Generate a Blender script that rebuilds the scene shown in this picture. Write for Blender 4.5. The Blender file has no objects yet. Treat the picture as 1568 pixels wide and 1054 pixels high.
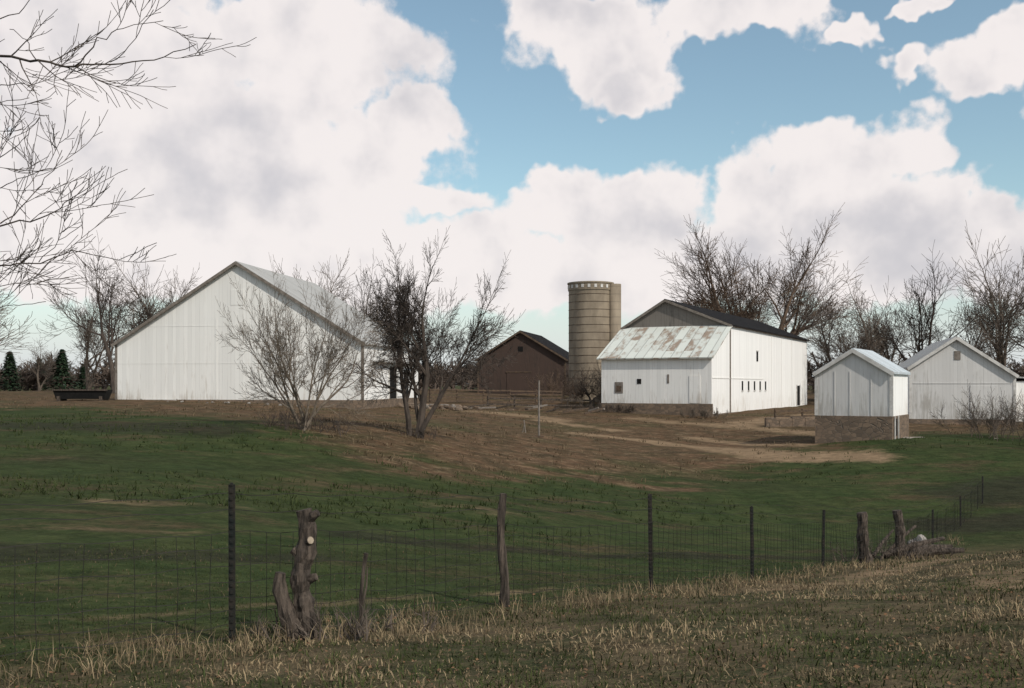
import bpy, math, random
import numpy as np
from mathutils import Vector, Matrix
random.seed(7); rng=np.random.default_rng(7)
sc=bpy.context.scene
EYE=1.65
# ------------------------------------------------------------ terrain control points (x, y, height relative to eye)
CP=[(-8,3,-1.95),(0,0,-1.65),(0,5,-1.75),(3,4,-1.62),(8,6,-1.75),(12,12,-2.1),(5,10,-2.08),(9.8,20,-3.05),(-3,5,-1.85),(-5.5,6.6,-2.0),
(-2.33,8.7,-2.11),(-.1,11.75,-2.5),(1.89,14.2,-2.79),(3.96,17,-3.17),(6.1,20.5,-3.69),(7.8,23,-3.95),(9.7,26,-4.3),(12,30,-4.6),(16,36,-4.6),
(0,25,-3.3),(0,40,-3.35),(0,55,-2.55),(0,75,-2.1),(0,90,-1.8),(0,120,-1.0),
(-6.4,15,-2.25),(-12.8,30,-2.2),(-21.4,50,-1.6),(-32,76,-1.1),(-45,110,-.8),(-12,12,-2.2),(-22,74,-1.12),(-10.3,76,-1.7),(-7,90,-1.7),
(6.9,30,-4.2),(10.3,45,-4.15),(13.7,60,-3.45),(18,80,-2.5),(8,84,-2.2),(30,112,-2.2),(10,105,-1.7),
(19.5,54,-2.85),(14,40,-4.05),(21.5,45,-3.7),(31,65,-2.85),(33,74,-2.6),(28,30,-3.6),(40,50,-3.3),(50,90,-2.3),(20,14,-2.3),
(-4.05,45,-2.2),(-8.24,42,-1.75),(-30,20,-2.2),(-50,60,-1.3),(0,-12,-1.65),(-25,-10,-1.8),(25,-10,-1.7),(0,-60,-1.6),
(-80,160,-.9),(0,170,-.9),(80,170,-1.2),(-100,60,-1.2),(100,60,-2),(-90,-40,-1.6),(90,-40,-1.8)]
C=np.array(CP,float)
def phi(r2): return np.where(r2>1e-9,.5*r2*np.log(np.maximum(r2,1e-9)),0.)
NCP=len(C); d2=((C[:,None,:2]-C[None,:,:2])**2).sum(-1)
A=np.zeros((NCP+3,NCP+3)); A[:NCP,:NCP]=phi(d2)+np.eye(NCP)*8.0; A[:NCP,NCP]=1; A[:NCP,NCP+1:]=C[:,:2]; A[NCP,:NCP]=1; A[NCP+1:,:NCP]=C[:,:2].T
WT=np.linalg.solve(A,np.concatenate([C[:,2],np.zeros(3)]))
def Hn(x,y):
    x=np.asarray(x,float); y=np.asarray(y,float); s=x.shape; x=x.ravel(); y=y.ravel(); out=np.empty_like(x)
    for i in range(0,len(x),40000):
        a=x[i:i+40000]; b=y[i:i+40000]
        r2=(a[:,None]-C[:,0])**2+(b[:,None]-C[:,1])**2
        out[i:i+40000]=phi(r2)@WT[:NCP]+WT[NCP]+WT[NCP+1]*a+WT[NCP+2]*b
    r=np.hypot(x,y-40); t=np.clip((r-120)/80,0,1); t=t*t*(3-2*t)
    out=out*(1-t)+(-1.0)*t
    out+=np.where(r<120,0.03*np.sin(x*1.7+np.sin(y*1.1))*np.cos(y*1.3+x*.4)+.04*np.sin(x*.6+2)*np.sin(y*.5),0)
    return (out+EYE).reshape(s)
def H(x,y): return float(Hn([x],[y])[0])
FEN=[(-11.5,2.6),(-5.5,6.3),(-2.33,8.7),(-.1,11.75),(1.89,14.2),(3.96,17.2),(6.1,20.5),(7.8,23),(9.7,26),(12,29.8),(14.6,34),(17.2,38.2),(22,46)]
def fdist(x,y):
    x=np.asarray(x,float); y=np.asarray(y,float); best=np.full(x.shape,1e9); sg=np.ones(x.shape)
    for (x0,y0),(x1,y1) in zip(FEN[:-1],FEN[1:]):
        dx,dy=x1-x0,y1-y0; L2=dx*dx+dy*dy
        t=np.clip(((x-x0)*dx+(y-y0)*dy)/L2,0,1)
        d=np.hypot(x-x0-t*dx,y-y0-t*dy); s=np.sign(dx*(y-y0)-dy*(x-x0))
        m=d<best; best=np.where(m,d,best); sg=np.where(m,s,sg)
    return best*sg   # + = field side
# ------------------------------------------------------------ node helpers
def newmat(name):
    m=bpy.data.materials.new(name); m.use_nodes=True; nt=m.node_tree; b=nt.nodes['Principled BSDF']
    b.inputs['Specular IOR Level'].default_value=.2; b.inputs['Roughness'].default_value=.85
    return m,nt,b
def N(nt,t,**k):
    nd=nt.nodes.new(t)
    for a,v in k.items(): setattr(nd,a,v)
    return nd
def mth(nt,op,a,b=None,c=None):
    nd=nt.nodes.new('ShaderNodeMath'); nd.operation=op
    for i,v in enumerate((a,b,c)):
        if v is None: continue
        if isinstance(v,(int,float)): nd.inputs[i].default_value=v
        else: nt.links.new(v,nd.inputs[i])
    return nd.outputs[0]
def mix(nt,f,a,b,blend='MIX'):
    nd=nt.nodes.new('ShaderNodeMix'); nd.data_type='RGBA'; nd.blend_type=blend
    for s,v in ((0,f),(6,a),(7,b)):
        if isinstance(v,(int,float)): nd.inputs[s].default_value=v
        elif isinstance(v,tuple): nd.inputs[s].default_value=v+(1,) if len(v)==3 else v
        else: nt.links.new(v,nd.inputs[s])
    return nd.outputs[2]
def sstep(nt,v,a,b):
    nd=nt.nodes.new('ShaderNodeMapRange'); nd.interpolation_type='SMOOTHSTEP'
    nt.links.new(v,nd.inputs[0]); nd.inputs[1].default_value=a; nd.inputs[2].default_value=b
    return nd.outputs[0]
def noise(nt,vec,scale,detail=4,rough=.55,dist=0):
    nd=nt.nodes.new('ShaderNodeTexNoise'); nd.inputs['Scale'].default_value=scale; nd.inputs['Detail'].default_value=detail
    nd.inputs['Roughness'].default_value=rough; nd.inputs['Distortion'].default_value=dist
    if vec is not None: nt.links.new(vec,nd.inputs['Vector'])
    return nd.outputs[0]
def vscale(nt,vec,s):
    nd=nt.nodes.new('ShaderNodeVectorMath'); nd.operation='MULTIPLY'; nt.links.new(vec,nd.inputs[0]); nd.inputs[1].default_value=s
    return nd.outputs[0]
def grey(nt,v):
    cc=N(nt,'ShaderNodeCombineColor'); [nt.links.new(v,cc.inputs[i]) for i in range(3)]; return cc.outputs[0]
def bump(nt,b,h,dist,st=.6):
    nd=nt.nodes.new('ShaderNodeBump'); nd.inputs['Strength'].default_value=st; nd.inputs['Distance'].default_value=dist
    nt.links.new(h,nd.inputs['Height']); nt.links.new(nd.outputs[0],b.inputs['Normal'])
def uvs(nt):
    t=N(nt,'ShaderNodeTexCoord'); s=N(nt,'ShaderNodeSeparateXYZ'); nt.links.new(t.outputs['UV'],s.inputs[0]); return t.outputs['UV'],s.outputs[0],s.outputs[1],t
def boards(name,paint,worn,bw=.3,wear=.5,gap=.35):
    m,nt,b=newmat(name); uv,u,v,tc=uvs(nt)
    uw=mth(nt,'ADD',u,mth(nt,'MULTIPLY',noise(nt,vscale(nt,uv,(1,0,0)),2.2,1),.35))
    k=mth(nt,'DIVIDE',uw,bw); fl=mth(nt,'FLOOR',k); fr=mth(nt,'FRACT',k)
    wn=N(nt,'ShaderNodeTexWhiteNoise',noise_dimensions='1D'); nt.links.new(fl,wn.inputs['W'])
    st=noise(nt,vscale(nt,uv,(5,.45,1)),1.6,6,.7); big=noise(nt,vscale(nt,uv,(1,.8,1)),.3,4,.65)
    gn=noise(nt,vscale(nt,uv,(3,.3,1)),1.0,3)
    w=mth(nt,'ADD',mth(nt,'MULTIPLY',st,.9),mth(nt,'ADD',mth(nt,'MULTIPLY',wn.outputs[0],.2),mth(nt,'MULTIPLY',big,.7)))
    low=sstep(nt,v,1.8,0.0)
    w=mth(nt,'ADD',w,mth(nt,'MULTIPLY',low,.2))
    f=sstep(nt,w,1.2-wear*.45,1.5-wear*.4)
    c=mix(nt,f,paint,worn)
    tint=mth(nt,'ADD',mth(nt,'MULTIPLY',wn.outputs[0],.1),.9)
    c=mix(nt,1.,c,grey(nt,tint),'MULTIPLY')
    g=mth(nt,'MULTIPLY',mth(nt,'LESS_THAN',fr,.08),sstep(nt,gn,.3,.7)); c=mix(nt,mth(nt,'MULTIPLY',g,gap),c,(.05,.045,.04))
    nt.links.new(c,b.inputs['Base Color']); bump(nt,b,mth(nt,'SUBTRACT',st,mth(nt,'MULTIPLY',g,1.)),.02,.4)
    return m
def metal(name,col,rustc,rust=.5,sw=.75):
    m,nt,b=newmat(name); uv,u,v,tc=uvs(nt)
    k=mth(nt,'DIVIDE',u,sw); fl=mth(nt,'FLOOR',k); fr=mth(nt,'FRACT',k)
    wn=N(nt,'ShaderNodeTexWhiteNoise',noise_dimensions='2D')
    cv=N(nt,'ShaderNodeCombineXYZ'); nt.links.new(fl,cv.inputs[0]); nt.links.new(mth(nt,'FLOOR',mth(nt,'DIVIDE',v,2.4)),cv.inputs[1]); nt.links.new(cv.outputs[0],wn.inputs['Vector'])
    st=noise(nt,vscale(nt,uv,(1.2,.6,1)),1.1,6,.65); 
    w=mth(nt,'ADD',st,mth(nt,'MULTIPLY',wn.outputs[0],.22))
    c=mix(nt,sstep(nt,w,.82-rust*.4,1.0-rust*.4),col,rustc)
    c=mix(nt,mth(nt,'MULTIPLY',wn.outputs[0],.25),c,(.2,.2,.19))
    g=mth(nt,'LESS_THAN',fr,.1); c=mix(nt,mth(nt,'MULTIPLY',g,.4),c,(.08,.07,.06))
    nt.links.new(c,b.inputs['Base Color']); b.inputs['Roughness'].default_value=.8; bump(nt,b,g,.02,.5)
    return m
def noisy(name,c1,c2,scale=3,rough=.9,bmp=.02,stretch=(1,1,1),detail=5,spec=.2):
    m,nt,b=newmat(name); t=N(nt,'ShaderNodeTexCoord'); v=vscale(nt,t.outputs['Object'],stretch)
    n1=noise(nt,v,scale,detail,.65); c=mix(nt,sstep(nt,n1,.35,.65),c1,c2); nt.links.new(c,b.inputs['Base Color'])
    b.inputs['Roughness'].default_value=rough; b.inputs['Specular IOR Level'].default_value=spec
    if bmp: bump(nt,b,n1,bmp,.8)
    return m
def stone(name,c1,c2,scale=3.2):
    m,nt,b=newmat(name); t=N(nt,'ShaderNodeTexCoord'); v=vscale(nt,t.outputs['Object'],(1,1,1.7))
    vo=N(nt,'ShaderNodeTexVoronoi',feature='F1'); vo.inputs['Scale'].default_value=scale; nt.links.new(v,vo.inputs['Vector'])
    vd=N(nt,'ShaderNodeTexVoronoi',feature='DISTANCE_TO_EDGE'); vd.inputs['Scale'].default_value=scale; nt.links.new(v,vd.inputs['Vector'])
    s=N(nt,'ShaderNodeSeparateColor'); nt.links.new(vo.outputs['Color'],s.inputs[0])
    c=mix(nt,s.outputs[0],c1,c2); n1=noise(nt,t.outputs['Object'],9,4); c=mix(nt,mth(nt,'MULTIPLY',n1,.5),c,(.12,.1,.08))
    e=sstep(nt,vd.outputs['Distance'],0,.06); c=mix(nt,e,(.13,.11,.09),c); nt.links.new(c,b.inputs['Base Color']); bump(nt,b,e,.04,.7)
    return m
M_white=boards('white_boards',(.8,.785,.75),(.54,.5,.45),.3,.52,.26)
M_white2=boards('white_boards_clean_sunlit',(.87,.855,.83),(.62,.58,.53),.28,.38,.2)  # less worn side-wall copy, made paler to carry the sunlit brightness in its colour
M_shed=boards('shed_boards',(.62,.605,.585),(.38,.36,.33),.24,.6,.3)  # greyer copy for gable fronts, with their shade put into the colour
M_grey=boards('grey_boards',(.19,.17,.15),(.1,.09,.08),.25,.8,.6)
M_dark=boards('old_barn_boards',(.075,.05,.04),(.042,.032,.027),.3,.7,.6)
M_tin=metal('tin_roof',(.6,.62,.57),(.3,.22,.16),.55)
M_tin2=metal('grey_tin_roof',(.4,.395,.38),(.3,.27,.24),.35)
M_tin3=metal('pale_tin_roof',(.5,.55,.58),(.4,.42,.43),.3,.5)
M_black=noisy('dark_shingles',(.012,.012,.013),(.024,.022,.022),2.5,1,.02,spec=.05)
M_stone=stone('fieldstone',(.25,.175,.12),(.13,.095,.07))
M_hole=noisy('dark_interior',(.008,.008,.008),(.014,.013,.012),3,1,0)  # near-black; flat door and window panels paint in the unlit inside with it
M_trim=noisy('trim_paint',(.62,.6,.57),(.45,.43,.4),2,.8,.005)
M_conc=noisy('weathered_concrete',(.34,.3,.26),(.24,.21,.18),1.5,.9,.02)
M_bark=noisy('bark_dark',(.085,.067,.055),(.048,.039,.033),5,.95,0,(1,1,.3),2)
M_bark2=noisy('bark_grey',(.14,.112,.09),(.085,.068,.055),5,.95,0,(1,1,.3),2)
M_orange=noisy('bark_lit_brown',(.17,.118,.083),(.1,.073,.056),1,.95,0,(1,1,.3),2)
M_twig=noisy('twig_tan',(.18,.147,.113),(.115,.09,.07),4,.95,0,detail=2)
M_wood=noisy('post_wood',(.115,.09,.072),(.028,.023,.019),7,.95,.05,(3,3,.45),8)
M_cut=noisy('cut_wood',(.34,.28,.21),(.22,.17,.13),12,.9,.01)
M_steel=noisy('post_steel',(.012,.015,.014),(.03,.025,.02),8,.7,.003)
M_wire=noisy('rusty_wire',(.03,.026,.024),(.018,.016,.015),6,.8,0)
M_rail=noisy('rail_wood',(.13,.09,.06),(.075,.055,.042),4,.9,.01)
M_pole=noisy('pole_grey',(.22,.19,.165),(.14,.12,.1),4,.9,.01)
# ------------------------------------------------------------ mesh builder
class MB:
    def __init__(s): s.v=[]; s.f=[]; s.m=[]; s.uv=[]; s.mats=[]
    def mi(s,m):
        if m not in s.mats: s.mats.append(m)
        return s.mats.index(m)
    def poly(s,pts,m):
        p=[Vector(q) for q in pts]; i0=len(s.v); s.v+= [tuple(q) for q in p]; s.f.append(list(range(i0,i0+len(p)))); s.m.append(s.mi(m))
        nn=(p[1]-p[0]).cross(p[2]-p[1])
        nn=nn.normalized() if nn.length>0 else Vector((0,0,1))
        t=Vector((0,0,1)).cross(nn)
        t=Vector((1,0,0)) if t.length<.05 else t.normalized()
        b=nn.cross(t)
        s.uv+=[(q.dot(t),q.dot(b)) for q in p]
    def box(s,x0,x1,y0,y1,z0,z1,m):
        s.hexa([(x0,y0,z0),(x1,y0,z0),(x1,y1,z0),(x0,y1,z0)],[(x0,y0,z1),(x1,y0,z1),(x1,y1,z1),(x0,y1,z1)],m)
    def hexa(s,b,t,m):
        s.poly(b[::-1],m); s.poly(t,m)
        for i in range(4):
            j=(i+1)%4; s.poly([b[i],b[j],t[j],t[i]],m)
    def beam(s,p,q,w,h,m):
        p=Vector(p); q=Vector(q); d=(q-p).normalized(); a=d.cross(Vector((0,0,1)))
        a=Vector((1,0,0)) if a.length<.05 else a.normalized()
        c=a.cross(d); a*=w/2; c*=h/2
        s.hexa([p-a-c,p+a-c,p+a+c,p-a+c],[q-a-c,q+a-c,q+a+c,q-a+c],m)
    def tube(s,pts,rad,k,m,jit=0,cap=True):
        i0=len(s.v); mi=s.mi(m); P=[Vector(p) for p in pts]
        for i,p in enumerate(P):
            d=(P[min(i+1,len(P)-1)]-P[max(i-1,0)]).normalized()
            a=d.cross(Vector((.31,.95,.05))).normalized(); c=d.cross(a)
            for j in range(k):
                an=2*math.pi*j/k; r=rad[i]*(1+random.uniform(-jit,jit)); q=p+a*(math.cos(an)*r)+c*(math.sin(an)*r); s.v.append(tuple(q))
        def face(f): s.f.append(f); s.m.append(mi); s.uv.extend([(0,0)]*len(f))
        for i in range(len(P)-1):
            for j in range(k):
                j2=(j+1)%k; face([i0+i*k+j,i0+i*k+j2,i0+(i+1)*k+j2,i0+(i+1)*k+j])
        if cap: face([i0+(len(P)-1)*k+j for j in range(k)])
    def obj(s,name,parent=None,smooth=False):
        me=bpy.data.meshes.new(name); me.from_pydata(s.v,[],s.f)
        for m in s.mats: me.materials.append(m)
        me.polygons.foreach_set('material_index',s.m)
        u=me.uv_layers.new(name='UVMap'); u.data.foreach_set('uv',[c for q in s.uv for c in q])
        if smooth: me.polygons.foreach_set('use_smooth',[True]*len(s.f))
        me.update(); o=bpy.data.objects.new(name,me); sc.collection.objects.link(o)
        if parent: o.parent=parent
        return o
def empty(name,loc,rz=0):
    e=bpy.data.objects.new(name,None); e.location=loc; e.rotation_euler=(0,0,rz); e.empty_display_size=.5; sc.collection.objects.link(e); return e
def gable(name,O,deg,wl,wr,L,z0,ez,rz,wall,side,roof,zf,fm=M_stone,gabmat=None,ov=.3,trim=M_trim,ezr=None):
    e=empty(name,(O[0],O[1],0),math.radians(deg)); w=MB()
    er=ez if ezr is None else ezr
    w.poly([(-wl,0,z0),(wr,0,z0),(wr,0,er),(-wl,0,ez)],wall)
    w.poly([(-wl,0,ez),(wr,0,er),(0,0,rz)],gabmat or wall)
    w.poly([(wr,L,z0),(-wl,L,z0),(-wl,L,ez),(0,L,rz),(wr,L,er)],wall)
    w.poly([(wr,0,z0),(wr,L,z0),(wr,L,er),(wr,0,er)],side)
    w.poly([(-wl,L,z0),(-wl,0,z0),(-wl,0,ez),(-wl,L,ez)],side)
    w.obj('walls',e)
    r=MB(); th=.12
    for sx,wd,zz in ((-1,wl,ez),(1,wr,er)):
        sl=(rz-zz)/wd; x1=sx*(wd+ov); z1=zz-sl*ov+.02; zr=rz+.02
        a=[(0,-ov,zr),(x1,-ov,z1),(x1,L+ov,z1),(0,L+ov,zr)]
        if sx<0: a=a[::-1]
        r.hexa(a,[(p[0],p[1],p[2]+th) for p in a],roof)
    r.obj('roof',e)
    f=MB(); f.box(-wl-.06,wr+.06,-.06,L+.06,zf,z0,fm); f.obj('foundation',e)
    t=MB()
    for x,s_,zz in ((-wl,-1,ez),(wr,1,er)):
        t.box(x-.09,x+.09,-.03-.0,.09,z0+.01,zz-.02,trim)
    # rake boards
    t.beam((-wl-ov,-ov-.03,ez-(rz-ez)/wl*ov),(0,-ov-.03,rz),.05,.2,trim); t.beam((0,-ov-.035,rz),(wr+ov,-ov-.035,er-(rz-er)/wr*ov),.05,.2,trim)
    t.obj('trim',e)
    return e
# ---- big white barn
bb=gable('white_barn',(-19.74,75),-8.8,9.32,9.32,16.2,.6,4.65,10.4,M_white,M_white2,M_tin2,-.6,ov=.25,trim=M_pole)
d=MB(); X=9.32
d.box(X+.0,X+.03,6.9,9.0,.62,3.1,M_hole); 
for y in (6.8,9.0): d.box(X,X+.08,y,y+.1,.62,3.2,M_trim)
d.box(X,X+.08,6.9,9.0,3.1,3.22,M_trim); d.box(X+.03,X+.09,9.15,11.0,.75,3.1,M_white2)
d.box(X+.03,X+.09,11.2,12.6,.62,2.9,M_hole)
d.box(X,X+.5,2.5,14,3.35,3.45,M_tin2)
d.obj('doors',bb)
d=MB(); d.box(-7.6,-4.6,-.09,-.06,.25,.52,M_hole); d.box(-7.7,-4.5,-.12,-.06,.52,.62,M_trim); d.box(-4.6,-4.5,-.12,-.06,.2,.52,M_trim)
for zz in (3.2,5.9,): d.box(-9.2 if zz<4 else -6.8,9.2 if zz<4 else 6.8,-.012,.0,zz,zz+.04,M_white)
d.box(-1.6,-1.52,-.015,0,.65,6.5,M_white); d.box(-.5,.5,-.02,0,7.4,8.5,M_white)
d.obj('gable_details',bb)
# ---- white bank barn with lean-to
wb=gable('white_bank_barn',(13.0,88.4),-26.3,3.66,5.48,33.5,-.6,6.6,8.8,M_white,M_white2,M_black,-1.4,gabmat=M_grey,ov=.25,trim=M_pole)
l=MB(); L0=-5.5
l.poly([(-3.66,L0,.2),(5.48,L0,.2),(5.48,L0,3.85),(-3.66,L0,3.85)],M_white)
l.poly([(5.48,L0,-.6),(5.48,-.001,-.6),(5.48,-.001,6.45),(5.48,L0,3.85)],M_white2)
l.poly([(-3.66,0,-.6),(-3.66,L0,-.6),(-3.66,L0,3.85),(-3.66,0,6.45)],M_white)
l.box(-3.7,5.54,L0-.08,L0+.2,-1.4,.2,M_stone); l.box(5.3,5.55,L0+.2,-.07,-1.4,-.6,M_stone); l.box(-3.75,-3.5,L0+.2,-.07,-1.4,-.6,M_stone)
l.obj('lean_to_walls',wb)
l=MB()
a=[(-3.95,L0-.35,3.72),(5.72,L0-.35,3.72),(5.72,-.002,6.48),(-3.95,-.002,6.48)]
l.hexa(a,[(p[0],p[1]-.02,p[2]+.1) for p in a],M_tin); l.obj('lean_to_roof',wb)
d=MB(); X=5.48
for i in range(5):
    y=4+i*2.2; d.box(X,X+.03,y,y+.45,1.2,2.0,M_hole); d.box(X,X+.07,y-.08,y+.53,1.1,1.2,M_trim)
d.box(X,X+.03,9.4,10.0,3.8,4.7,M_hole); d.box(X,X+.06,9.3,10.1,4.7,4.8,M_trim)
d.box(X,X+.03,27.6,29.2,-.5,1.6,M_hole); d.box(X,X+.08,27.45,27.6,-.5,1.7,M_trim); d.box(X,X+.08,29.2,29.35,-.5,1.7,M_trim)
d.box(X,X+.04,30.5,32.5,-.4,2.2,M_white)
d.box(X,X+.035,L0+.1,12,2.18,2.26,M_white)
for y in (15.5,20,25): d.box(X,X+.03,y,y+.09,-.5,6.4,M_white)
y0=L0
d.box(-2.5,-1.8,y0-.03,y0,1.0,1.9,M_pole); d.box(-2.35,-1.95,y0-.05,y0-.03,1.15,1.6,M_rail)
d.box(-.6,-.25,y0-.03,y0,1.75,2.15,M_hole); d.box(1.9,2.06,y0-.03,y0,1.8,2.5,M_pole); d.box(-2.7,-1.5,y0-.04,y0,.0,.2,M_trim)
d.box(3.7,4.6,y0-.04,y0,.25,2.4,M_white)
d.obj('openings',wb)
# ---- dark barn
db=gable('old_dark_barn',(.98,120),-12,5.0,5.2,13,.5,4.65,7.8,M_dark,M_dark,M_black,-.6,ov=.35,trim=M_rail)
d=MB(); d.box(-1.6,1.2,-.05,0,.5,3.1,M_dark); d.box(-1.7,1.3,-.09,-.05,3.1,3.22,M_rail); d.box(-.3,.3,-.03,0,5.5,6.1,M_hole); d.obj('doors',db)
# ---- small shed
O=(19.97-.866*1.95,55+.5*1.95)
sh=gable('white_shed',O,-30,1.95,1.95,5,0,2.3,3.5,M_shed,M_white2,M_tin3,-1.6,ov=.14)
d=MB(); d.box(1.95+.06,1.95+.09,.5,1.2,-1.05,-.15,M_hole); d.box(2.05,2.1,1.3,1.42,-1.3,0,M_trim); d.box(2.05,2.1,.3,.42,-1.3,0,M_trim)
for x in (-1.0,-.2,.9): d.box(x,x+.05,-.025,0,.03,2.4,M_shed)
d.obj('openings',sh)
# ---- right barn
rb=gable('grey_white_barn',(30.6,72),-15,2.95,3.7,12,-.7,2.9,4.9,M_shed,M_white2,M_tin2,-1.6,ov=.2,ezr=2.35)
d=MB(); d.box(3.72,7.2,2,11,-.9,1.9,M_white2); a=[(3.7,1.8,2.2),(7.4,1.8,1.9),(7.4,11.2,1.9),(3.7,11.2,2.2)]
d.hexa(a,[(p[0],p[1],p[2]+.1) for p in a],M_tin2); d.box(-.12,.28,-.04,0,3.4,4.0,M_pole); d.box(-2.8,3.5,-.025,0,1.75,1.82,M_shed)
d.box(.9,2.6,-.035,-.0,-.65,1.6,M_shed); d.obj('annex',rb)
# ---- silo
e=empty('concrete_silo',(7.9,105,0))
m,nt,b=newmat('silo_staves'); uv,u,v,tc=uvs(nt); sx=N(nt,'ShaderNodeSeparateXYZ'); nt.links.new(tc.outputs['Object'],sx.inputs[0])
zz=mth(nt,'FRACT',mth(nt,'DIVIDE',sx.outputs[2],.76)); hoop=mth(nt,'LESS_THAN',zz,.12)
n1=noise(nt,vscale(nt,tc.outputs['Object'],(1,1,.3)),1.2,6,.6); n2=noise(nt,tc.outputs['Object'],.5,3)
c=mix(nt,sstep(nt,n1,.35,.7),(.3,.245,.18),(.21,.17,.125)); c=mix(nt,mth(nt,'MULTIPLY',sstep(nt,n2,.4,.7),.35),c,(.15,.122,.092))
c=mix(nt,mth(nt,'MULTIPLY',hoop,.28),c,(.09,.075,.06)); nt.links.new(c,b.inputs['Base Color']); bump(nt,b,hoop,.03,.5); M_silo=m
s=MB(); s.tube([(0,0,0),(0,0,11.1)],[2.2,2.2],48,M_silo,0,False); s.obj('body',e,True)
s=MB(); s.tube([(0,0,11.1),(0,0,11.75)],[2.27,2.27],48,M_silo,0,False); s.tube([(0,0,11.75),(0,0,11.9)],[2.34,2.34],48,M_silo,0,True); s.obj('rim',e)
s=MB()
for i in range(22):
    an=2*math.pi*i/22; c_=math.cos(an); s_=math.sin(an); tx,ty=-s_*.13,c_*.13; R=2.3
    s.hexa([(R*c_-tx,R*s_-ty,11.3),(R*c_+tx,R*s_+ty,11.3),((R-.06)*c_+tx,(R-.06)*s_+ty,11.3),((R-.06)*c_-tx,(R-.06)*s_-ty,11.3)],
           [(R*c_-tx,R*s_-ty,11.62),(R*c_+tx,R*s_+ty,11.62),((R-.06)*c_+tx,(R-.06)*s_+ty,11.62),((R-.06)*c_-tx,(R-.06)*s_-ty,11.62)],M_trim)
s.obj('rim_openings',e)
s=MB(); s.tube([(2.35,-1.0,0),(2.35,-1.0,11.7)],[.62,.62],16,M_silo); s.obj('ladder_chute',e,True)
s=MB()
for k in range(14): s.tube([(2.22*math.cos(t),2.22*math.sin(t),.8+k*.76) for t in np.linspace(0,2*math.pi,33)],[.02]*33,4,M_rail,0,False)
s.obj('hoops',e)
# ------------------------------------------------------------ ground
K=7.2; NX=520
s_=np.linspace(-1,1,NX); gx=3500*np.sinh(K*s_)/np.sinh(K); gy=gx+9
GX,GY=np.meshgrid(gx,gy); Z=Hn(GX,GY)
FD=fdist(GX,GY)
def ss(v,a,b): t=np.clip((v-a)/(b-a),0,1); return t*t*(3-2*t)
yb=np.interp(GX,[-60,-25,-12,-6,0,8,16,24,34,60],[64,60,45,36,37,44,55,60,62,62])
brown=ss(GY,yb-9,yb+9)*(1-.6*ss(np.hypot(GX,GY),150,260))*.85
tan=np.zeros_like(GX)
def seg(x0,y0,x1,y1,w):
    dx,dy=x1-x0,y1-y0; t=np.clip(((GX-x0)*dx+(GY-y0)*dy)/(dx*dx+dy*dy),0,1); return np.exp(-(np.hypot(GX-x0-t*dx,GY-y0-t*dy)/w)**2)
for q in [(4,61,8,60,1.3),(8,60,11.5,56,1.4),(11.5,56,13.2,52,1.9),(13,51.5,16.5,50,1.9)]: tan=np.maximum(tan,seg(*q)*1.0)
for q in [(11,64,16,56,1.),(2,70,7,66,1.),(-3,78,3,72,1.6),(9,77,17,70,1.6),(17,70,22,60,1.5),(16,74,24,84,2.)]: tan=np.maximum(tan,seg(*q)*.78)
for q in [(-7.5,17.2,-4.6,17.8,.5),(-12,8.2,-4.0,9.6,.4),(-4,9.6,.5,13.6,.3),(-9,22,-6,22.6,.8),(-2,27,1,27.5,1.)]: tan=np.maximum(tan,seg(*q)*.42)
for q in [(6.5,13,14,22,1.6),(4,14.5,9,21.5,.8)]: tan=np.maximum(tan,seg(*q)*.55)  # right bank strips: sunlit grass painted in as paler tan
bank=ss(-FD,-.5,.5)*(1-ss(GY,25,33))
dark=np.zeros_like(GX)
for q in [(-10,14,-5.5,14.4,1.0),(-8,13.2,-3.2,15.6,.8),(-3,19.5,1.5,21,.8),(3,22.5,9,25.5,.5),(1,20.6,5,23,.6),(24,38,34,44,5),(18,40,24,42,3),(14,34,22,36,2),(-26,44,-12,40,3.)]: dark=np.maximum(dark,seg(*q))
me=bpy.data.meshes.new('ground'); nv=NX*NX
me.vertices.add(nv); me.vertices.foreach_set('co',np.stack([GX,GY,Z],-1).ravel())
idx=np.arange(nv).reshape(NX,NX); q=np.stack([idx[:-1,:-1],idx[:-1,1:],idx[1:,1:],idx[1:,:-1]],-1).reshape(-1,4)
me.loops.add(q.size); me.loops.foreach_set('vertex_index',q.ravel()); me.polygons.add(len(q)); me.polygons.foreach_set('loop_start',np.arange(len(q))*4)
me.update(calc_edges=True); me.polygons.foreach_set('use_smooth',np.ones(len(q),bool))
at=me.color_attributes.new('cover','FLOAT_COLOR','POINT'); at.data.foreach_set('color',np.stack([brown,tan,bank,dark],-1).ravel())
gr=bpy.data.objects.new('ground',me); sc.collection.objects.link(gr)
m,nt,b=newmat('pasture'); a=N(nt,'ShaderNodeAttribute',attribute_name='cover'); s=N(nt,'ShaderNodeSeparateColor'); nt.links.new(a.outputs['Color'],s.inputs[0])
tc=N(nt,'ShaderNodeTexCoord'); P=tc.outputs['Object']
nb=noise(nt,P,.12,4,.6); nm=noise(nt,P,.7,5,.7); nf=noise(nt,P,9,4,.7); nh=noise(nt,vscale(nt,P,(.5,1,1)),.45,5,.65); nq=noise(nt,vscale(nt,P,(.7,1,1)),2.4,4,.7)
c=mix(nt,sstep(nt,nm,.35,.7),(.035,.052,.018),(.055,.067,.025)); c=mix(nt,mth(nt,'MULTIPLY',sstep(nt,nb,.45,.65),.5),c,(.038,.043,.019))
c=mix(nt,mth(nt,'MULTIPLY',sstep(nt,mth(nt,'ADD',nh,mth(nt,'MULTIPLY',nf,.35)),.69,.85),.8),c,(.08,.062,.034))
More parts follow.
